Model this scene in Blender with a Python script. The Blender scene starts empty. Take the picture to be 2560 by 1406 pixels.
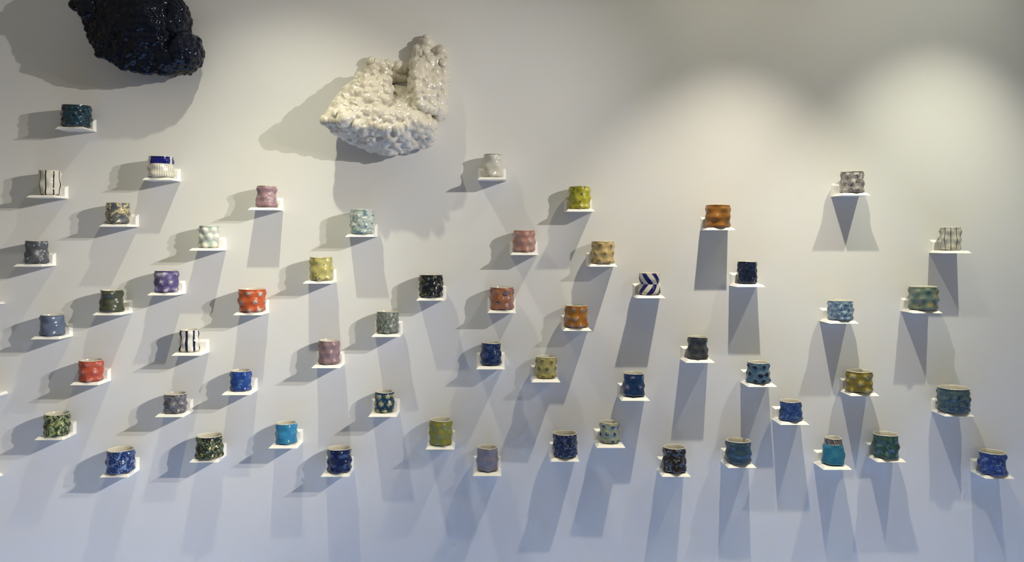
import bpy, bmesh, math, random
import numpy as np
from mathutils import Vector, kdtree

scene = bpy.context.scene
col = scene.collection

# ------------------------------------------------------------------ measures
S = 690.0                      # photo pixels per metre on the wall plane
U0, V0 = 1228.0, 597.0         # foot of the camera axis on the wall, in photo pixels
EYE = 1.60                     # eye height, m
DC = 2049.0                    # camera to wall, in wall pixels
def WX(px): return (px - U0) / S
def WZ(py): return EYE + (V0 - py) / S
def unproj(px, py, p):
    """image point at p wall-pixels in front of the wall -> world point"""
    f = (DC - p) / DC
    return Vector(((px - U0) * f / S, -p / S, EYE + (V0 - py) * f / S))
def lin(h, g=1.0):
    h = h.lstrip('#')
    o = []
    for i in (0, 2, 4):
        c = int(h[i:i+2], 16) / 255.0
        c = c / 12.92 if c <= 0.04045 else ((c + 0.055) / 1.055) ** 2.4
        o.append(min(0.92, c * g))
    return (o[0], o[1], o[2], 1.0)

# ------------------------------------------------------------------ camera
cam = bpy.data.cameras.new('camera')
cam_o = bpy.data.objects.new('camera', cam); col.objects.link(cam_o)
cam_o.location = (0, -DC / S, EYE)
cam_o.rotation_euler = (math.radians(90), 0, 0)
cam.sensor_fit = 'HORIZONTAL'; cam.sensor_width = 36.0
cam.lens = 36.0 * DC / 2560.0
cam.shift_x = (1280 - U0) / 2560.0
cam.shift_y = -(703 - V0) / 2560.0
cam.clip_start = 0.05
scene.camera = cam_o

# ------------------------------------------------------------------ light
scene.view_settings.view_transform = 'Standard'
scene.view_settings.look = 'None'
scene.view_settings.gamma = 1.0
scene.view_settings.use_curve_mapping = False
scene.view_settings.exposure = 0.0

world = bpy.data.worlds.new('world'); scene.world = world
world.use_nodes = True
bg = world.node_tree.nodes['Background']
bg.inputs['Color'].default_value = (1.0, 0.94, 0.78, 1)
bg.inputs['Strength'].default_value = 0.222

def spot(name, lx, ly, p, tx, ty, energy, colr, size, blend, radius=0.014):
    l = bpy.data.lights.new(name, 'SPOT')
    l.energy = energy; l.color = colr
    l.spot_size = math.radians(size); l.spot_blend = blend
    l.shadow_soft_size = radius
    o = bpy.data.objects.new(name, l); col.objects.link(o)
    o.location = (WX(lx), -p, WZ(ly))
    t = Vector((WX(tx), 0, WZ(ty)))
    o.rotation_euler = (t - o.location).to_track_quat('-Z', 'Y').to_euler()
    return o
# three ceiling spots close to the wall, two side spots from the right, an added blue fill lamp over the floor
spot('ceiling_spot_left_beam', 768, -312, 0.645, 600, 1220, 22.2, (1.000, 0.972, 0.629), 46.8, 1.0)
spot('ceiling_spot_centre_beam', 1840, -312, 0.645, 1789, 2106, 125.5, (1.000, 0.915, 0.733), 68.3, 1.0)
spot('ceiling_spot_right_beam', 2362, -312, 0.645, 2310, 1278, 80.9, (1.000, 0.989, 0.770), 64.6, 1.0)
spot('side_spot_low', 2525, 20, 1.95, -685, 1400, 331.1, (1.000, 0.947, 0.839), 42, 1.0)
spot('side_spot_high', 2570, -10, 1.67, 89, 626, 201.4, (1.000, 0.952, 0.881), 56.7, 1.0)
spot('ceiling_spot_left_spill', 768, -312, 0.645, 600, 2811, 49.9, (1.000, 0.961, 0.727), 94.6, 1.0)
spot('ceiling_spot_centre_spill', 1840, -312, 0.645, 1789, 1243, 10.7, (1.000, 0.944, 0.674), 136.8, 1.0)
spot('ceiling_spot_right_spill', 2362, -312, 0.645, 2310, 12, 7.9, (0.993, 1.000, 0.806), 72.8, 1.0)

wl = bpy.data.lights.new('added_blue_floor_fill', 'AREA')  # added unseen lamp: its blue bounce off the floor tints the lower wall
wl.shape = 'RECTANGLE'; wl.size = 5.8; wl.size_y = 0.7
wl.energy = 71; wl.color = (0.20, 0.45, 1.0); wl.spread = math.radians(3)
wl_o = bpy.data.objects.new('added_blue_floor_fill', wl); col.objects.link(wl_o)
wl_o.location = (0.6, -0.60, 3.3)

# ------------------------------------------------------------------ helpers
def tag(o, label, cat, group=None):
    o['label'] = label; o['category'] = cat
    if group: o['group'] = group
    return o
def empty(name, loc):
    o = bpy.data.objects.new(name, None); col.objects.link(o)
    o.location = loc; o.empty_display_size = 0.03
    return o
def mesh_obj(name, verts, faces, mat, parent=None, smooth=False):
    me = bpy.data.meshes.new(name)
    me.from_pydata(verts, [], faces); me.update()
    if smooth: me.shade_smooth()
    o = bpy.data.objects.new(name, me); col.objects.link(o)
    if mat: me.materials.append(mat)
    if parent: o.parent = parent
    return o

class NB:
    """tiny node-graph builder"""
    def __init__(self, name):
        self.m = bpy.data.materials.new(name); self.m.use_nodes = True
        self.t = self.m.node_tree
        self.b = self.t.nodes['Principled BSDF']
        self._uv = self._ob = self._bump = None
    def link(self, a, b): self.t.links.new(a, b)
    def put(self, sock, v):
        if isinstance(v, bpy.types.NodeSocket): self.link(v, sock)
        else: sock.default_value = v
    def math(self, op, a, b=0.0, c=None):
        n = self.t.nodes.new('ShaderNodeMath'); n.operation = op
        self.put(n.inputs[0], a); self.put(n.inputs[1], b)
        if c is not None: self.put(n.inputs[2], c)
        return n.outputs[0]
    def step(self, x, lo, hi):
        n = self.t.nodes.new('ShaderNodeMapRange'); n.interpolation_type = 'SMOOTHSTEP'
        self.put(n.inputs['Value'], x)
        n.inputs['From Min'].default_value = lo; n.inputs['From Max'].default_value = hi
        return n.outputs['Result']
    @property
    def obj(self):
        if self._ob is None:
            self._ob = self.t.nodes.new('ShaderNodeTexCoord').outputs['Object']
        return self._ob
    @property
    def uv(self):
        if self._uv is None:
            n = self.t.nodes.new('ShaderNodeSeparateXYZ')
            self.link(self.t.nodes.new('ShaderNodeUVMap').outputs[0], n.inputs[0])
            self._uv = n.outputs
        return self._uv
    @property
    def bump(self):
        if self._bump is None:
            n = self.t.nodes.new('ShaderNodeAttribute'); n.attribute_name = 'lump'
            self._bump = n.outputs['Fac']
        return self._bump
    def shifted(self, off, stretch=(1, 1, 1)):
        n = self.t.nodes.new('ShaderNodeMapping')
        self.link(self.obj, n.inputs['Vector'])
        n.inputs['Location'].default_value = (off, off * .7, off * .3)
        n.inputs['Scale'].default_value = stretch
        return n.outputs[0]
    def noise(self, scale, detail=3, rough=.55, dist=0.0, off=0.0, stretch=(1, 1, 1)):
        n = self.t.nodes.new('ShaderNodeTexNoise')
        self.link(self.shifted(off, stretch), n.inputs['Vector'])
        n.inputs['Scale'].default_value = scale; n.inputs['Detail'].default_value = detail
        n.inputs['Roughness'].default_value = rough; n.inputs['Distortion'].default_value = dist
        return n.outputs['Fac']
    def voro(self, scale, off=0.0, rnd=1.0):
        n = self.t.nodes.new('ShaderNodeTexVoronoi')
        self.link(self.shifted(off), n.inputs['Vector'])
        n.inputs['Scale'].default_value = scale; n.inputs['Randomness'].default_value = rnd
        return n.outputs['Distance']
    def mix(self, f, a, b):
        n = self.t.nodes.new('ShaderNodeMix'); n.data_type = 'RGBA'
        self.put(n.inputs[0], f)
        self.put(n.inputs[6], a); self.put(n.inputs[7], b)
        return n.outputs[2]

GAIN = 0.80
def glaze(name, base, base2=None, layers=(), rough=.32, coat=0.0, fine=0.0, off=0.0, bscale=45):
    """ceramic glaze: ground colour, a cloudy second tone, then laid-on marks"""
    g = NB(name)
    c = lin(base, GAIN)
    if base2:
        c = g.mix(g.step(g.noise(bscale, 3, .6, .4, off), .36, .64), c, lin(base2, GAIN))
    if rough > .27:               # dry grain of the matt glazes
        c = g.mix(g.math('MULTIPLY', g.step(g.noise(330, 3, .7, 0, off + 2), .42, .60), .30), c, lin(base, GAIN * .45))
    for hx, kind, p in layers:
        sc = p.get('s', 120); lo, hi = p.get('t', (.5, .6)); o2 = off + p.get('o', 1.3)
        if kind == 'lump':        # on the crests of the lumps
            lo, hi = lo - .39, hi - .36
            x = g.math('ADD', g.bump, g.math('MULTIPLY', g.math('SUBTRACT', g.noise(sc, 4, .65, .3, o2), .5), p.get('n', .8) * 1.5))
            m = g.step(x, lo, hi)
        elif kind == 'hollow':    # in the hollows between the lumps
            x = g.math('ADD', g.math('SUBTRACT', 1.0, g.bump), g.math('MULTIPLY', g.math('SUBTRACT', g.noise(sc, 4, .65, .3, o2), .5), p.get('n', .6)))
            m = g.step(x, lo, hi)
        elif kind == 'noise':
            m = g.step(g.noise(sc, p.get('d', 5), p.get('r', .66), p.get('w', .5), o2, p.get('st', (1, 1, 1))), lo - .035, hi - .045)
        elif kind == 'line':      # thin wandering brush marks and painted glints
            v = g.math('ABSOLUTE', g.math('SUBTRACT', g.noise(sc, p.get('d', 3), .6, p.get('w', .8), o2, p.get('st', (1, 1, 1))), .5))
            m = g.step(v, hi, lo)
        elif kind == 'dot':
            m = g.step(g.voro(sc, o2), hi, lo)
        elif kind == 'ring':
            v = g.voro(sc, o2); a, b = p.get('t', (.25, .42)); w = p.get('w', .05)
            m = g.math('MULTIPLY', g.step(v, a - w, a), g.step(v, b + w, b))
        elif kind == 'stripe':
            f = g.math('FRACT', g.math('ADD', g.math('MULTIPLY', g.uv[0], p['k']), p.get('ph', 0.0)))
            m = g.step(g.math('ABSOLUTE', g.math('SUBTRACT', f, .5)), p['w'] * 1.12, p['w'] * .88)
        elif kind == 'chevron':
            f = g.math('MULTIPLY', g.math('ABSOLUTE', g.math('SUBTRACT', g.uv[1], .5)), p['q'])
            f = g.math('FRACT', g.math('ADD', g.math('ADD', g.math('MULTIPLY', g.uv[0], p['k']), f),
                        g.math('MULTIPLY', g.step(g.uv[1], .497, .503), .5)))
            m = g.step(g.math('ABSOLUTE', g.math('SUBTRACT', f, .5)), .255, .235)
        elif kind == 'above':
            m = g.step(g.uv[1], p['v'] - .01, p['v'] + .01)
        elif kind == 'below':
            m = g.step(g.uv[1], p['v'] + .03, p['v'] - .03)
        if 'mask' in p:           # broken up by a coarser noise
            ms, ml, mh = p['mask']
            m = g.math('MULTIPLY', m, g.step(g.noise(ms, 2, .5, 0, o2 + 5), ml, mh))
        if 'only' in p:           # only over lumps / above a height
            if p['only'] == 'lump': m = g.math('MULTIPLY', m, g.step(g.bump, .45, .7))
            else: m = g.math('MULTIPLY', m, g.step(g.uv[1], p['only'] - .01, p['only'] + .01))
        if 'under' in p: m = g.math('MULTIPLY', m, g.step(g.uv[1], p['under'] + .01, p['under'] - .01))
        if 'a' in p: m = g.math('MULTIPLY', m, p['a'])
        c = g.mix(m, c, lin(hx, GAIN))
    g.put(g.b.inputs['Base Color'], c)
    g.b.inputs['Roughness'].default_value = rough
    g.b.inputs['Coat Weight'].default_value = coat
    g.b.inputs['Coat Roughness'].default_value = .08
    if fine:
        n = g.t.nodes.new('ShaderNodeBump'); n.inputs['Strength'].default_value = fine
        n.inputs['Distance'].default_value = .002
        g.link(g.noise(260, 3, .6, 0, off + 9), n.inputs['Height'])
        g.link(n.outputs[0], g.b.inputs['Normal'])
    return g.m

# ------------------------------------------------------------------ plain materials
def wall_paint():
    g = NB('painted_plaster')
    n = g.noise(3.0, 4, .6)
    c = g.mix(g.step(n, .3, .7), (0.74, 0.735, 0.72, 1), (0.76, 0.755, 0.742, 1))
    g.put(g.b.inputs['Base Color'], c)
    g.b.inputs['Roughness'].default_value = .75
    g.b.inputs['Specular IOR Level'].default_value = .25
    b = g.t.nodes.new('ShaderNodeBump'); b.inputs['Strength'].default_value = .12
    b.inputs['Distance'].default_value = .001
    x = g.math('ADD', g.noise(240, 3, .6), g.math('MULTIPLY', g.noise(30, 3, .6), .6))
    g.link(x, b.inputs['Height']); g.link(b.outputs[0], g.b.inputs['Normal'])
    return g.m
def floor_mat():
    g = NB('polished_concrete')
    c = g.mix(g.step(g.noise(2.2, 5, .6), .3, .7), (0.34, 0.35, 0.37, 1), (0.42, 0.43, 0.45, 1))
    g.put(g.b.inputs['Base Color'], c); g.b.inputs['Roughness'].default_value = .45
    return g.m
def shelf_paint():
    g = NB('white_lacquer')
    c = g.mix(g.step(g.noise(60, 2), .3, .7), (0.84, 0.83, 0.80, 1), (0.87, 0.86, 0.83, 1))
    g.put(g.b.inputs['Base Color'], c); g.b.inputs['Roughness'].default_value = .5
    return g.m
M_WALL, M_FLOOR, M_SHELF = wall_paint(), floor_mat(), shelf_paint()
M_LINING = glaze('white_inner_glaze', '#ded9cc', '#d2ccbd', rough=.2, bscale=30)

# ------------------------------------------------------------------ the room
def slab(name, lo, hi, mat):
    x0, y0, z0 = lo; x1, y1, z1 = hi
    v = [(x0,y0,z0),(x1,y0,z0),(x1,y1,z0),(x0,y1,z0),(x0,y0,z1),(x1,y0,z1),(x1,y1,z1),(x0,y1,z1)]
    f = [(0,3,2,1),(4,5,6,7),(0,1,5,4),(1,2,6,5),(2,3,7,6),(3,0,4,7)]
    o = mesh_obj(name, v, f, mat); o['kind'] = 'structure'
    return o
slab('wall_back', (-3.6, 0, 0), (3.6, .15, 3.4), M_WALL)
slab('floor', (-3.6, -5.6, -.1), (3.6, .15, 0), M_FLOOR)

# ------------------------------------------------------------------ shelves
SW, SD, SH, ST = 69.6 / S, 64.5 / S, 32.2 / S, 6.0 / S    # width, depth, upstand, thickness (45 degree chamfer)
def frustum(name, big, small, mat, parent):
    n = len(big)
    f = [tuple(range(n))[::-1], tuple(range(n, 2 * n))]
    for i in range(n): f.append((i, (i + 1) % n, (i + 1) % n + n, i + n))
    return mesh_obj(name, big + small, f, mat, parent)
ledge_me = back_me = None
def shelf(px_left, py_bottom, label, upstand=True):
    """px_left / py_bottom: lower left corner on the wall, photo pixels"""
    global ledge_me, back_me
    e = empty('wall_shelf', (WX(px_left) + SW / 2, 0, WZ(py_bottom)))
    tag(e, label, 'shelf', 'white shelves on the gallery wall')
    w, t = SW / 2, ST
    if ledge_me is None:
        a = frustum('ledge', [(-w,0,0),(-w,-SD,0),(w,-SD,0),(w,0,0)],
                    [(-w+t,0,t),(-w+t,-SD+t,t),(w-t,-SD+t,t),(w-t,0,t)], M_SHELF, e)
        b = frustum('back_plate', [(-w,0,0),(w,0,0),(w,0,SH),(-w,0,SH)],
                    [(-w+t,-t,t),(w-t,-t,t),(w-t,-t,SH-t),(-w+t,-t,SH-t)], M_SHELF, e)
        for o in (a, b):
            bm = bmesh.new(); bm.from_mesh(o.data)
            bmesh.ops.recalc_face_normals(bm, faces=bm.faces)
            bm.to_mesh(o.data); bm.free()
        ledge_me, back_me = a.data, b.data
    else:
        for nm, me in (('ledge', ledge_me), ('back_plate', back_me)):
            if nm == 'back_plate' and not upstand: continue
            o = bpy.data.objects.new(nm, me); col.objects.link(o); o.parent = e
    return e

# ------------------------------------------------------------------ cups
def sm(x, a, b):
    t = np.clip((x - a) / (b - a), 0, 1)
    return t * t * (3 - 2 * t)
STY = {   # rows, lumps per row, amplitude, roundness
    'm': (3, 7, .165, .25), 'f': (4, 9, .12, .25), 'l': (3, 5, .20, .27),
    'g': (3, 6, .16, .26), 'd': (3, 6, .27, .25), 's': (3, 5, .18, .28), 'h': (2, 4, .05, .40),
}
PROF = {
    'a': [(0, .95), (.5, .99), (1, .96)], 'b': [(0, 1.0), (.3, 1.0), (.65, .95), (1, .93)],
    'c': [(0, .95), (.2, .99), (.6, .96), (1, .93)], 'w': [(0, .92), (.14, 1.0), (.3, .96), (.5, .82), (.72, .95), (1, .9)],
    't': [(0, 1.0), (.25, 1.0), (.5, .96), (.78, .86), (.8, .80), (1, .78)], 'o': [(0, .9), (.5, 1.0), (1, 1.0)],
    'n': [(0, 1.0), (.18, 1.0), (.55, .88), (1, .90)],
}
def cup(x0, x1, top, shelf_left, shelf_bot, style, prof, seed, mat, label, group=None, yaw=0.0,
        lining=None, collar=None, squash=1.0):
    rng = np.random.default_rng(seed)
    rows, n, amp, rnd = STY[style]
    # metric size from the photo measures
    rpx = (x1 - x0) / 2.0
    cdepth = ST * S + rpx * .97 + 1.0
    cdepth = min(cdepth, 38)
    sc = DC / (DC - cdepth)
    R = rpx / sc / S
    cx = WX(U0 + ((x0 + x1) / 2 - U0) / sc)
    base_py = shelf_bot - ST * S
    guess = (top - V0)
    dd = cdepth - rpx * .9 if guess > 0 else cdepth + rpx * .9
    rim_py = V0 + guess * (DC - dd) / DC
    H = (base_py - rim_py) / S
    NU, NV = 84, 42
    u = np.arange(NU) / NU; v = np.linspace(0, 1, NV)
    UU, VV = np.meshgrid(u, v)
    B = np.zeros_like(UU)
    su, sv = rnd / n * .92, rnd / rows * 1.22
    hi = .84 if collar is None else .70
    ph = rng.random()
    for r in range(rows):
        vc = .10 + (hi - .10) * r / (rows - 1)
        for k in range(n):
            uc = (k + .5 * (r % 2) + ph + rng.normal(0, .10)) / n
            du = (UU - uc + .5) % 1.0 - .5
            a = rng.uniform(.72, 1.0)
            dv = VV - vc - rng.normal(0, .026)
            B = np.maximum(B, a * np.exp(-.5 * ((du / su) ** 2 + (dv / sv) ** 2))) if style == 'd' else \
                B + a * np.exp(-.5 * ((du / su) ** 2 + (dv / sv) ** 2))
    B = np.clip(B, 0, 1.15)
    pv, ps = zip(*PROF[prof])
    vv = np.linspace(0, 1, 201); pp = np.interp(vv, pv, ps)
    k = 9 if prof != 't' else 1
    pp = np.convolve(np.pad(pp, k, mode='edge'), np.ones(2 * k + 1) / (2 * k + 1), 'valid')
    base = np.interp(VV, vv, pp)
    lim = 1.0 if collar is None else .79
    fade = 1 - sm(VV, lim - .12, lim - .01)
    rad = base + amp * (B - .35) * fade
    lobe = np.clip(B[3], 0, 1)[None, :]
    under = np.sqrt(np.clip(1 - (1 - np.clip(VV / .11, 0, 1)) ** 2, 0, 1))
    rad = rad * (.84 + .16 * under) - .05 * (1 - lobe) * (1 - sm(VV, 0, .12))
    phi = (UU - .5) * 2 * np.pi
    X = rad * np.sin(phi); Y = -rad * np.cos(phi)
    kx = R / np.abs(X).max()
    X *= kx; Y *= kx * squash
    wave = .006 * np.sin(phi * 2 + rng.uniform(0, 6)) + .006 * np.sin(phi * 3 + rng.uniform(0, 6))
    Z = H * (VV + wave * sm(VV, .6, 1.0)) + H * .035 * (1 - lobe) * (1 - sm(VV, 0, .10))
    e = empty('ceramic_cup', (cx, -cdepth / S, WZ(base_py)))
    tag(e, label, 'cup', group or 'lumpy ceramic cups on shelves')
    rimr = rad[-1] * kx
    def build(name, XX, YY, ZZ, u2, v2, b2, m, cap_bottom=False):
        nr, nu = XX.shape
        verts = np.stack([XX, YY, ZZ], -1).reshape(-1, 3).tolist()
        faces = []
        for j in range(nr - 1):
            for i in range(nu):
                i2 = (i + 1) % nu
                faces.append((j * nu + i, j * nu + i2, (j + 1) * nu + i2, (j + 1) * nu + i))
        if cap_bottom: faces.append(tuple(range(nu))[::-1])
        o = mesh_obj(name, verts, faces, m, e, True)
        me = o.data
        uvl = me.uv_layers.new(name='UVMap')
        li = np.empty(len(me.loops), dtype=np.int32); me.loops.foreach_get('vertex_index', li)
        uu = np.tile(u2, nr)[li]; vv_ = np.repeat(v2, nu)[li]
        # seam: the last column's quads wrap round
        quad = np.arange(len(li)) // 4
        last = (quad % nu == nu - 1) & (np.arange(len(li)) < (nr - 1) * nu * 4)
        uu = np.where(last & (uu < .25), uu + 1.0, uu)
        uvl.data.foreach_set('uv', np.stack([uu, vv_], -1).astype(np.float32).ravel())
        at = me.attributes.new('lump', 'FLOAT', 'POINT')
        at.data.foreach_set('value', b2.astype(np.float32).ravel())
        return o
    if collar is None:
        build('body', X, Y, Z, u, v, B * fade, mat, True)
    else:
        j = int(round(.79 * (NV - 1)))
        build('body', X[:j+1], Y[:j+1], Z[:j+1], u, v[:j+1], (B * fade)[:j+1], mat, True)
        build('collar', X[j:] * 1.0, Y[j:], Z[j:], u, v[j:], (B * 0)[j:], collar)
    # lining: rounded lip, inner wall, floor
    th = .0034
    prof_in = [(0, 0), (.18, .0011), (.5, .0016), (.82, .0011), (1, 0)] + [(1 + .02 * q, -H * .88 * q / 7) for q in range(1, 8)]
    LX, LY, LZ, LV = [], [], [], []
    ph0 = (u - .5) * 2 * np.pi
    for t, dz in prof_in:
        rr = np.maximum(rimr - th * min(t, 1.0) - max(0, t - 1) * .012, .002)
        LX.append(rr * np.sin(ph0)); LY.append(-rr * np.cos(ph0) * squash); LZ.append(Z[-1] + dz); LV.append(t)
    for q in (.85, .5, .15):
        LX.append(LX[len(prof_in) - 1] * q); LY.append(LY[len(prof_in) - 1] * q)
        LZ.append(np.full(NU, H * .10 - .001 * (1 - q))); LV.append(2)
    build('inner_lining', np.array(LX), np.array(LY), np.array(LZ), u, np.array(LV), np.zeros((len(LX), NU)), lining or M_LINING)
    e.rotation_euler = (0, 0, yaw)
    return e

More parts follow.
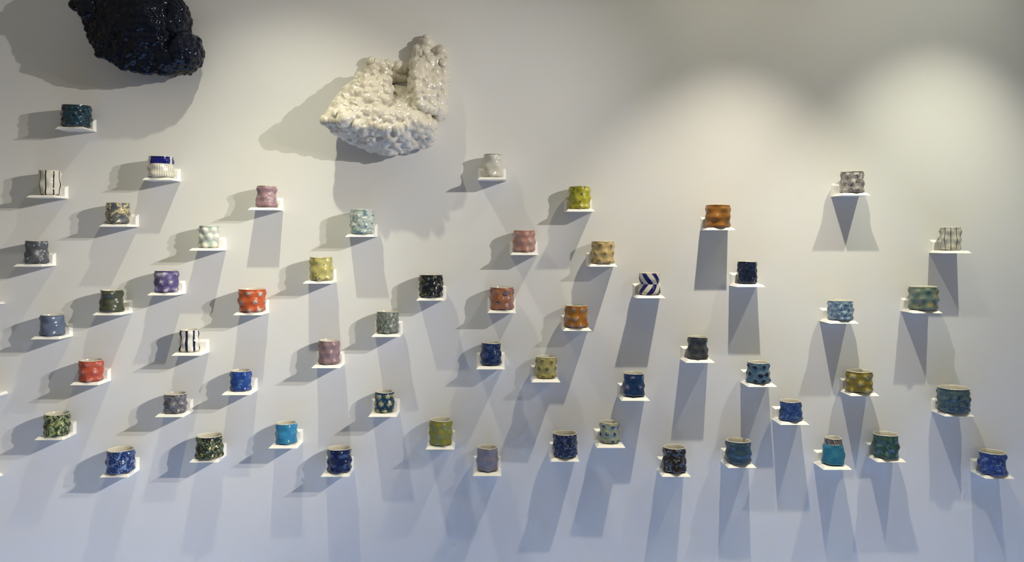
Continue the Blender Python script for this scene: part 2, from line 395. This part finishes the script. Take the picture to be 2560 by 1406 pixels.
# side, tip x (front corner of the ledge), tip y, cup x0, x1, top, style, profile, glaze spec, short phrase, label
L_, R_ = 'L', 'R'
D = dict
CUPS = [
 (L_,137,322,155,228,260.5,'f','a', D(base='#133646', base2='#1a2a36', rough=.18, layers=[('#2f7088','line',D(s=70,t=(.012,.03),st=(.6,.6,1.6),mask=(60,.46,.56),a=.8))]),  # teal glints painted into the glaze colour as broken lines
  'dark teal glossy cup below the navy sculpture'),
 (L_,64.5,494,97,153,425.5,'g','a', D(base='#e6e2d6', rough=.12, layers=[('#14182c','stripe',D(k=9,ph=-.163,w=.085))]),
  'white cup with thin black vertical stripes near the left edge'),
 (L_,354.7,450,370,435,390,'l','c', D(base='#e6e1d4', rough=.18, layers=[('#9a9488','stripe',D(k=34,w=.13,a=.7)),('#14186e','above',D(v=.66)),('#efece4','stripe',D(k=3,ph=.35,w=.07,only=.66))]),
  'white ribbed cup with a deep blue band round the top'),
 (L_,247,567,265.6,324,507,'g','a', D(base='#6b7076', base2='#5a6068', rough=.3, layers=[('#c8b98c','noise',D(s=52,t=(.54,.60),w=1.2)),('#7c725a','noise',D(s=80,t=(.62,.66),w=1.0,o=3))]),
  'slate grey cup with pale yellow camouflage patches'),
 (L_,472,627,495.4,550.7,565,'d','a', D(base='#c2d2c6', rough=.15, layers=[('#f0ede2','lump',D(s=40,t=(.50,.72),n=.1))]),
  'white cup with egg-like domes over mint green hollows'),
 (L_,33,667,61.5,121.7,603,'g','n', D(base='#5c6068', base2='#52565e', rough=.35, layers=[('#c9ccd2','dot',D(s=62,t=(.16,.24),mask=(40,.44,.52)))]),
  'grey cup with scattered white flecks near the left edge'),
 (L_,230.6,788.6,249,309.4,724,'s','n', D(base='#4d5140', base2='#454a3b', rough=.3),
  'plain dark olive cup'),
 (L_,76.3,849,100.5,161,785,'s','c', D(base='#68748a', base2='#606c86', rough=.25),
  'plain slate blue cup with soft swellings'),
 (L_,367.4,739,385,447.7,676,'m','a', D(base='#55487e', base2='#615588', rough=.4, layers=[('#d6cdd8','lump',D(s=420,t=(.96,1.06),n=1.9,a=.8))]),
  'purple cup with white frosted lumps'),
 (L_,582.4,788.5,594,666,721,'m','o', D(base='#d86533', base2='#cc5a30', rough=.35, layers=[('#8a8a80','lump',D(s=190,t=(.92,1.06),n=1.3,a=.8)),('#cfcbc0','lump',D(s=260,t=(1.06,1.2),n=1.5))]),
  'large orange red cup with grey white crests'),
 (L_,428.3,890,447,499,822.6,'l','b', D(base='#eae7de', rough=.12, layers=[('#1a2142','stripe',D(k=8,ph=-.6,w=.165))]),
  'white cup with three broad navy vertical stripes'),
 (L_,174.3,963.8,196.6,258,897,'g','a', D(base='#b84c38', base2='#c0553a', rough=.38, layers=[('#cf9a92','lump',D(s=240,t=(1.0,1.14),n=1.6,a=.8,mask=(38,.44,.53)))]),
  'brick red cup with faint pinkish rosettes'),
 (L_,85.6,1101,110.8,174.7,1028,'m','a', D(base='#22362c', base2='#1d3028', rough=.3, layers=[('#98a066','noise',D(s=62,t=(.53,.59),w=1.0)),('#c6c58c','noise',D(s=130,t=(.60,.68),w=.8,o=1.9))]),
  'dark green cup with pale moss green patches'),
 (L_,387,1043.6,407.8,469,979,'m','a', D(base='#7c7e85', base2='#6a6c74', rough=.35, layers=[('#2e2c33','noise',D(s=95,t=(.54,.59),w=1.6)),('#9d8d8c','line',D(s=120,t=(.01,.02),o=4))]),
  'grey cup with black and brown mottling'),
 (L_,248.3,1194.4,265.6,337,1115.5,'m','a', D(base='#17306e', base2='#142a64', rough=.24, layers=[('#7d94b4','noise',D(s=70,t=(.54,.64),w=1.4)),('#a9bccb','noise',D(s=150,t=(.62,.70),w=1.0,o=2.6))]),
  'large royal blue cup with wispy pale swirls at lower left'),
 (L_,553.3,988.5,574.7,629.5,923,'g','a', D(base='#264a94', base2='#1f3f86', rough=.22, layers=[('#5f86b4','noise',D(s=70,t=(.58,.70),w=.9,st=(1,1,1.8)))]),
  'cobalt blue cup with pale blue mottling at centre left'),
 (L_,472.7,1157,487.6,559.7,1081,'m','b', D(base='#15222c', base2='#1c2a26', rough=.25, layers=[('#8d8f56','noise',D(s=75,t=(.54,.62),w=1.2)),('#a89f62','noise',D(s=140,t=(.64,.7),o=2.6))]),
  'large black cup with olive yellow blotches'),
 (L_,619,525,638,695,464.6,'s','n', D(base='#b18d98', base2='#a98892', rough=.35, layers=[('#6f6e7c','noise',D(s=85,t=(.64,.76))),('#c9b7b6','noise',D(s=60,t=(.58,.72),o=3))]),
  'dusty pink cup with grey smudges'),
 (L_,862.5,592.5,873.7,936.5,524,'f','a', D(base='#cdd6cd', base2='#b4c4bf', rough=.3, layers=[('#6a8c92','noise',D(s=46,t=(.55,.66),w=.9,st=(1,1,1.4))),('#4d7078','line',D(s=60,t=(.008,.02),mask=(40,.5,.6))),('#eef0e6','noise',D(s=75,t=(.58,.66),o=2.2))]),
  'pale mint cup with teal washes'),
 (L_,756.6,709.5,771.6,834,643,'g','a', D(base='#d8ce82', base2='#c9bf70', rough=.3, layers=[('#77736c','noise',D(s=62,t=(.57,.66),w=.9)),('#5a5750','line',D(s=90,t=(.006,.016),mask=(50,.47,.55),a=.8))]),
  'pale yellow cup with grey smudges'),
 (L_,1040,752,1046,1109,686,'f','a', D(base='#12161c', base2='#141a26', rough=.22, layers=[('#b4b690','line',D(s=105,t=(.010,.022),w=1.2,st=(.7,.7,1.3),mask=(75,.50,.57)))]),
  'black cup with scratchy cream squiggles'),
 (L_,928,843,940,998,776.6,'f','a', D(base='#8d9484', base2='#7c847a', rough=.4, layers=[('#3f463f','noise',D(s=170,t=(.54,.62),w=.8)),('#b9bfb2','noise',D(s=150,t=(.58,.66),o=3.4))]),
  'grey green granite-patterned cup'),
 (L_,778,921,794,851,848,'g','a', D(base='#93787e', base2='#a08488', rough=.35, layers=[('#4f4a56','noise',D(s=75,t=(.62,.76))),('#a48a92','noise',D(s=260,t=(.58,.66),o=3,a=.6))]),
  'dull mauve cup at centre'),
 (L_,670.7,1122,688,744,1052,'s','a', D(base='#3585b0', base2='#3f93bb', rough=.18, layers=[('#1d3f88','below',D(v=.035))]),
  'sky blue glossy cup'),
 (L_,801,1192.7,816,881,1113,'m','a', D(base='#14224f', base2='#111b42', rough=.14, layers=[('#5a7aa6','line',D(s=80,t=(.008,.018),st=(.6,.6,1.6),mask=(70,.52,.60)))]),
  'navy glossy cup in the bottom row'),
 (L_,920,1043,935,988,975,'m','a', D(base='#163f5c', base2='#143650', rough=.25, layers=[('#b4b084','lump',D(s=230,t=(.80,.90),n=1.5))]),
  'dark teal blue cup with cream dots on its lumps'),
 (L_,1063.7,1124.6,1071,1133,1043,'m','a', D(base='#8f8b34', base2='#9a933a', rough=.3, layers=[('#7d8a80','noise',D(s=80,t=(.56,.66),w=.8)),('#2c3a40','dot',D(s=70,t=(.08,.14),mask=(50,.5,.58)))]),
  'olive yellow cup with grey green speckles'),
 (L_,1182,1191,1190,1246.7,1111.6,'g','a', D(base='#918a90', base2='#89828a', rough=.4, layers=[('#62616a','noise',D(s=90,t=(.66,.74))),('#a8a2a4','noise',D(s=70,t=(.62,.72),o=3))]),
  'plain lilac grey cup'),
 (L_,1377,1155,1381,1444,1076,'f','a', D(base='#17264e', base2='#142044', rough=.25, layers=[('#a9bac4','line',D(s=170,t=(.012,.026),w=1.5,mask=(120,.52,.58)))]),
  'navy cup with fine pale flecks right of the lilac cup'),
 (L_,1194,449,1205.6,1259,385,'l','b', D(base='#dcd8cd', rough=.15, layers=[('#2a2622','above',D(v=.985))]),
  'plain white cup with a thin black rim'),
 (L_,1415.6,529,1420.4,1477.5,466,'m','a', D(base='#c6bf40', base2='#b6b038', rough=.3, layers=[('#4e5134','ring',D(s=85,t=(.24,.36),w=.05,mask=(55,.5,.57))),('#3b3d2c','dot',D(s=85,t=(.10,.18),mask=(45,.52,.58),o=4))]),
  'lime yellow cup with dark ringed spots'),
 (L_,1276,638,1281,1340,576.6,'m','a', D(base='#c88d78', base2='#bb887c', rough=.35, layers=[('#b3a29c','noise',D(s=60,t=(.54,.62),w=.8)),('#575056','noise',D(s=120,t=(.66,.72),o=3))]),
  'salmon pink cup with grey clouding'),
 (L_,1472.5,667,1475.4,1538,604,'m','a', D(base='#d4bc80', base2='#cbb078', rough=.35, layers=[('#7d6238','lump',D(s=150,t=(.88,1.1),n=.9,a=.85))]),
  'cream yellow cup with brown crests'),
 (L_,1218.6,783,1223.3,1286,716.8,'m','a', D(base='#bd763f', base2='#a86c50', rough=.32, layers=[('#8e7480','noise',D(s=44,t=(.55,.63),w=.8)),('#37303a','ring',D(s=88,t=(.22,.34),w=.05,mask=(42,.46,.53))),('#d8cdc4','dot',D(s=88,t=(.14,.22),mask=(42,.48,.55)))]),
  'terracotta cup with mauve patches and ringed spots'),
 (L_,1408,827.8,1408.6,1472,761.8,'m','b', D(base='#b0661f', base2='#a5722a', rough=.3, layers=[('#8d8680','lump',D(s=200,t=(.90,1.04),n=.9))]),
  'orange cup with grey dots on its lumps'),
 (L_,1190.5,924,1200,1255,854,'m','c', D(base='#1a2f5e', base2='#142548', rough=.16, layers=[('#6080ac','line',D(s=75,t=(.010,.022),w=1.0,st=(.6,.6,1.6),mask=(55,.44,.54)))]),
  'dark blue glossy cup at the middle of the wall'),
 (L_,1329,956.6,1337,1392.7,888,'m','a', D(base='#bdb26c', base2='#b5a966', rough=.38, layers=[('#5d512f','lump',D(s=230,t=(.86,1.06),n=1.0,a=.85))]),
  'khaki yellow cup with brown speckled crests'),
 (L_,1553.8,1002.8,1556,1612.5,929,'g','c', D(base='#183e68', base2='#16355c', rough=.25, layers=[('#8f8a98','lump',D(s=180,t=(.96,1.06),n=1.0,mask=(34,.42,.5)))]),
  'mid blue cup with pinkish grey spots'),
 (L_,1492,1120.6,1496.8,1550,1050,'m','c', D(base='#b5b78c', base2='#a9b2a0', rough=.3, layers=[('#2c3c70','lump',D(s=180,t=(.92,1.02),n=1.0)),('#8aa3b8','noise',D(s=110,t=(.6,.68),o=4))]),
  'cream green cup with dark blue blobs'),
 (L_,1655.5,1193,1654,1717.5,1110.6,'m','b', D(base='#2a2020', base2='#221c1e', rough=.25, layers=[('#8d9894','noise',D(s=85,t=(.60,.66),w=1.3))]),
  'dark brown cup with pale grey green flecks'),
 (R_,1838.7,575.5,1763,1827,512,'s','a', D(base='#b0712c', base2='#9c6a30', rough=.35, layers=[('#6f5a34','noise',D(s=55,t=(.60,.74)))]),
  'plain orange brown cup'),
 (R_,1663.8,746,1595.7,1651,682,'h','w', D(base='#dedad0', rough=.2, layers=[('#1a1c62','chevron',D(k=6.0,q=1.5))]),
  'hourglass cup with blue and white chevron stripes'),
 (R_,1913.8,718,1843,1892.8,653.7,'f','a', D(base='#172848', base2='#121f3c', rough=.25, layers=[('#b9c8d4','dot',D(s=150,t=(.14,.24),mask=(110,.52,.58)))]),
  'narrow navy cup with starry white specks'),
 (R_,1787.5,907.7,1716,1772,839,'m','n', D(base='#45494d', base2='#3b3f44', rough=.28, layers=[('#82868a','noise',D(s=130,t=(.64,.72)))]),
  'charcoal grey cup'),
 (R_,1943,968,1865.5,1925,902,'m','b', D(base='#4f7088', base2='#587a90', rough=.3, layers=[('#151a36','lump',D(s=120,t=(.86,.96),n=.7))]),
  'steel blue cup with dark navy spots'),
 (R_,2023.7,1063,1946,2006,997.4,'s','n', D(base='#274884', base2='#20407c', rough=.32, layers=[('#6b87ac','noise',D(s=150,t=(.56,.68),w=.8))]),
  'royal blue cup with pale scratches and flared foot'),
 (R_,1892,1170.7,1813,1879,1094,'s','a', D(base='#38505f', base2='#3d5866', rough=.3, layers=[('#16243e','noise',D(s=75,t=(.64,.72)))]),
  'plain dark slate teal cup'),
 (R_,2131,1175.4,2055,2111,1089,'s','t', D(base='#2f7a92', base2='#357f96', rough=.2, layers=[('#16385c','below',D(v=.03))]),
  'turquoise cup with a narrow black speckled collar'),
 (R_,2176.8,488.7,2100,2160,428,'m','c', D(base='#8a868a', base2='#a5a09c', rough=.4, layers=[('#d4d0c4','noise',D(s=62,t=(.56,.66),w=.8)),('#514d58','noise',D(s=95,t=(.58,.68),o=3.3))]),
  'grey and white marbled cup, highest on the right side'),
 (R_,2430,633.5,2349.5,2402,569,'l','a', D(base='#d8d4c8', rough=.15, layers=[('#23253a','stripe',D(k=11,ph=-.19,w=.055))]),
  'white cup with thin dark vertical lines near the right edge'),
 (R_,2147,809.5,2070,2132,749.5,'f','a', D(base='#7898b4', base2='#6586a6', rough=.3, layers=[('#2d456e','line',D(s=60,t=(.018,.05),w=1.4)),('#bccfde','line',D(s=75,t=(.012,.03),w=1.2,o=3.1))]),
  'light blue cup with swirling navy and white marks'),
 (R_,2356.5,783.8,2272.7,2343,715,'m','a', D(base='#748a7e', base2='#688282', rough=.3, layers=[('#8a8460','noise',D(s=55,t=(.52,.62),w=.7)),('#3c5a6c','noise',D(s=75,t=(.62,.7),o=3))]),
  'sea green cup with khaki and blue patches'),
 (R_,2199,990.8,2115,2181,923,'g','c', D(base='#877633', base2='#806f30', rough=.28, layers=[('#b5a768','lump',D(s=150,t=(.80,.92),n=.9,mask=(32,.44,.5))),('#2e2420','dot',D(s=95,t=(.10,.16),only='lump'))]),
  'ochre cup with cream blossoms and black dots'),
 (R_,2435.7,1042,2344.7,2422.7,963,'f','a', D(base='#4c6268', base2='#485e60', rough=.25, layers=[('#1d3856','noise',D(s=60,t=(.55,.64),w=.9,st=(1,1,1.7))),('#7a7f70','noise',D(s=45,t=(.62,.72),o=3))]),
  'widest cup, dark sea green with inky blue strokes'),
 (R_,2266,1156.4,2182,2246,1078.4,'g','a', D(base='#38584e', base2='#2f4e42', rough=.28, layers=[('#5e7f82','noise',D(s=62,t=(.54,.66),w=.6)),('#335233','noise',D(s=50,t=(.60,.68),o=3))]),
  'bottle green cup with grey blue blooms'),
 (R_,2536.6,1197.7,2447,2514.5,1122.4,'s','b', D(base='#223a80', base2='#1c3174', rough=.28, layers=[('#6f8bb4','noise',D(s=90,t=(.56,.66),w=.9)),('#8ea8c4','dot',D(s=160,t=(.12,.2),mask=(60,.5,.58)))]),
  'deep blue cup with pale mottling in the bottom right corner'),
]
SF = DC / (DC - SD * S)
collar_mat = glaze('speckled_collar_glaze', '#1c1a1e', None, [('#c9bcc0', 'noise', D(s=420, t=(.54, .60), w=.4))], rough=.25)
dark_rim = glaze('dark_rim_glaze', '#3a342e', '#2e2a26', rough=.3)
for i, (side, tx, ty, x0, x1, top, sty, prof, gz, phrase) in enumerate(CUPS):
    left = U0 + (tx - U0) / SF - (SW * S if side == R_ else 0)
    bot = V0 + (ty - V0) / SF
    shelf(left, bot, 'white wall shelf under the ' + phrase)
    mat = glaze('cup_glaze', off=i * 3.7, fine=.25 if gz.get('rough', .3) > .3 else .08, **gz)
    kw = {}
    if 'collar' in phrase: kw['collar'] = collar_mat
    if 'thin black rim' in phrase: kw['lining'] = None
    cup(x0, x1, top, left, bot, sty, prof, 100 + i, mat, phrase if len(phrase.split()) >= 4 else phrase + ' on a white shelf', **kw)
# three shelves cut by the left edge of the view: only their ends show
for xr, yb, lb in ((13, 760, 'white wall shelf cut off at the left edge, upper of three'),
                   (21, 984, 'white wall shelf cut off at the left edge, middle of three'),
                   (8, 1188.5, 'white wall shelf cut off at the left edge, lowest of three')):
    shelf(xr - SW * S, yb, lb, False)

# ------------------------------------------------------------------ sculptures
def hull(bm, pts):
    vs = [bm.verts.new(unproj(*p)) for p in pts]
    r = bmesh.ops.convex_hull(bm, input=vs)
    junk = [v for v in r['geom_interior'] if isinstance(v, bmesh.types.BMVert)]
    bmesh.ops.delete(bm, geom=junk, context='VERTS')
def ball(bm, px, py, p, rx, rz, ry):
    c = unproj(px, py, p)
    r = bmesh.ops.create_icosphere(bm, subdivisions=3, radius=1.0)
    for v in r['verts']:
        v.co = Vector((c.x + v.co.x * rx / S, c.y + v.co.y * ry / S, c.z + v.co.z * rz / S))
def lumpy(name, build, mat, voxel, smooth_it, layers, seed, label):
    bm = bmesh.new(); build(bm)
    me = bpy.data.meshes.new('tmp'); bm.to_mesh(me); bm.free()
    tmp = bpy.data.objects.new('tmp', me); col.objects.link(tmp)
    r = tmp.modifiers.new('r', 'REMESH'); r.mode = 'VOXEL'; r.voxel_size = voxel
    s = tmp.modifiers.new('s', 'SMOOTH'); s.factor = .5; s.iterations = smooth_it
    dg = bpy.context.evaluated_depsgraph_get()
    out = bpy.data.meshes.new_from_object(tmp.evaluated_get(dg))
    bpy.data.objects.remove(tmp); bpy.data.meshes.remove(me)
    n = len(out.vertices)
    co = np.empty(n * 3); out.vertices.foreach_get('co', co); co = co.reshape(-1, 3)
    no = np.empty(n * 3); out.vertices.foreach_get('normal', no); no = no.reshape(-1, 3)
    rng = np.random.default_rng(seed)
    disp = np.zeros(n)
    for spacing, radius, height in layers:
        order = rng.permutation(n)[:6000]
        kd = kdtree.KDTree(len(order)); taken = []
        cell = {}
        for k in order:                              # Poisson-spaced lump centres
            key = tuple((co[k] // spacing).astype(int))
            ok = True
            for a in (-1, 0, 1):
                for b in (-1, 0, 1):
                    for c in (-1, 0, 1):
                        for q in cell.get((key[0]+a, key[1]+b, key[2]+c), ()):
                            if np.sum((co[q] - co[k]) ** 2) < spacing ** 2: ok = False
            if ok: cell.setdefault(key, []).append(k); taken.append(k)
        kd = kdtree.KDTree(len(taken))
        rad = rng.uniform(.6, 1.35, len(taken)) * radius
        amp = rng.uniform(.55, 1.2, len(taken)) * height
        for j, k in enumerate(taken): kd.insert(co[k], j)
        kd.balance()
        h = np.zeros(n)
        for i in range(n):
            best = 0.0
            for _, j, d in kd.find_n(co[i], 4):
                t = d / rad[j]
                if t < 1: best = max(best, amp[j] * (1 - t * t) ** .65)
            h[i] = best
        disp += h
    co2 = co + no * disp[:, None]
    co2[:, 1] = np.minimum(co2[:, 1], -.0005)        # flat back against the wall
    out.vertices.foreach_set('co', co2.astype(np.float32).ravel())
    out.update(); out.shade_smooth()
    out.materials.clear(); out.materials.append(mat)
    o = bpy.data.objects.new(name, out); col.objects.link(o); out.name = name
    sm_ = o.modifiers.new('relax', 'SMOOTH'); sm_.factor = .5; sm_.iterations = 1
    tag(o, label, 'sculpture', 'lumpy ceramic wall sculptures')
    return o

def white_form(bm):
    # heavy lower boulder with a sharp brow on the left
    hull(bm, [(862,270,2),(872,340,2),(930,372,2),(1010,376,2),(1070,358,2),(1080,300,2),(1060,235,2),(960,215,2),(890,220,2),
              (806,300,98),(838,330,86),(903,318,120),(985,324,116),(1058,310,98),(1090,314,56),(1085,354,34),
              (900,362,50),(975,380,44),(826,288,104),(880,272,112),(985,284,104),(1040,288,90)])
    # left mound leaning back to the wall
    hull(bm, [(808,298,94),(842,250,66),(878,214,46),(894,192,36),(930,186,66),(962,192,70),(972,232,86),(966,270,96),(890,268,106),
              (874,236,2),(900,190,2),(975,195,2),(985,260,2)])
    # rear lip near the wall
    hull(bm, [(912,195,2),(922,156,2),(930,154,12),(948,160,14),(1030,166,2),(1030,200,2),(960,186,14),(915,197,16)])
    ball(bm, 927, 155, 10, 6, 8, 8); ball(bm, 985, 170, 6, 40, 8, 10)
    # right-hand tower, thin at the top and deep at the foot
    hull(bm, [(1040,128,2),(1044,140,22),(1106,132,2),(1104,136,20),(1116,190,4),(1112,192,42),(1110,270,4),(1104,284,52),
              (1036,172,56),(1030,165,6),(1026,240,6),(1046,262,92),(1040,205,80),(1094,296,10),(1090,290,50)])
    ball(bm, 1062, 120, 14, 13, 20, 14); ball(bm, 1061, 99, 14, 6.5, 9, 8); ball(bm, 1101, 132, 14, 11, 12, 14)
    ball(bm, 1046, 134, 16, 11, 16, 16); ball(bm, 1108, 166, 24, 7, 12, 14); ball(bm, 1062, 172, 40, 11, 13, 16)
    ball(bm, 1096, 282, 34, 12, 20, 20); ball(bm, 870, 300, 104, 22, 22, 20)
def navy_form(bm):
    # girth stands well clear of the wall; the back is drawn in
    hull(bm, [(262,-30,2),(262,60,2),(300,120,2),(350,150,2),(420,160,2),(456,130,2),(456,70,2),(430,0,2),(395,-110,2),(310,-120,2),
              (198,0,104),(206,40,106),(222,96,104),(246,138,104),(300,168,98),(370,184,92),(430,182,84),(452,60,84),(432,0,92),(392,-95,86),(290,-105,90),(225,-50,100),
              (300,50,140),(360,30,144),(330,110,132),(400,110,116)])
    ball(bm, 196, 13, 106, 14, 10, 13); ball(bm, 225, 20, 104, 22, 26, 24)
    ball(bm, 462, 132, 62, 38, 46, 52); ball(bm, 444, 60, 66, 24, 60, 46); ball(bm, 420, 150, 66, 50, 36, 46)
    ball(bm, 470, 100, 60, 22, 14, 44)
def sculpture_glaze(name, c1, c2, rough, coat, spec=.5):
    g = NB(name)
    g.put(g.b.inputs['Base Color'], g.mix(g.step(g.noise(9, 4, .6, .5), .35, .65), c1, c2))
    g.b.inputs['Roughness'].default_value = rough
    g.b.inputs['Specular IOR Level'].default_value = spec
    g.b.inputs['Coat Weight'].default_value = coat; g.b.inputs['Coat Roughness'].default_value = .05
    return g.m
lumpy('wall_sculpture', white_form, sculpture_glaze('cream_gloss_glaze', (.67,.63,.55,1), (.60,.55,.46,1), .20, .4),
      .0032, 10, [(.034, .027, .0125), (.018, .0145, .0068), (.010, .008, .0020)], 5,
      'cream white glossy lumpy ceramic wall sculpture with an upright horn')
lumpy('wall_sculpture', navy_form, sculpture_glaze('navy_gloss_glaze', (.003,.004,.010,1), (.005,.007,.016,1), .09, 0.0, .22),
      .0032, 5, [(.030, .024, .007), (.014, .0115, .0048), (.008, .0065, .0014)], 9,
      'large navy black glossy lumpy ceramic wall sculpture cut by the top edge')
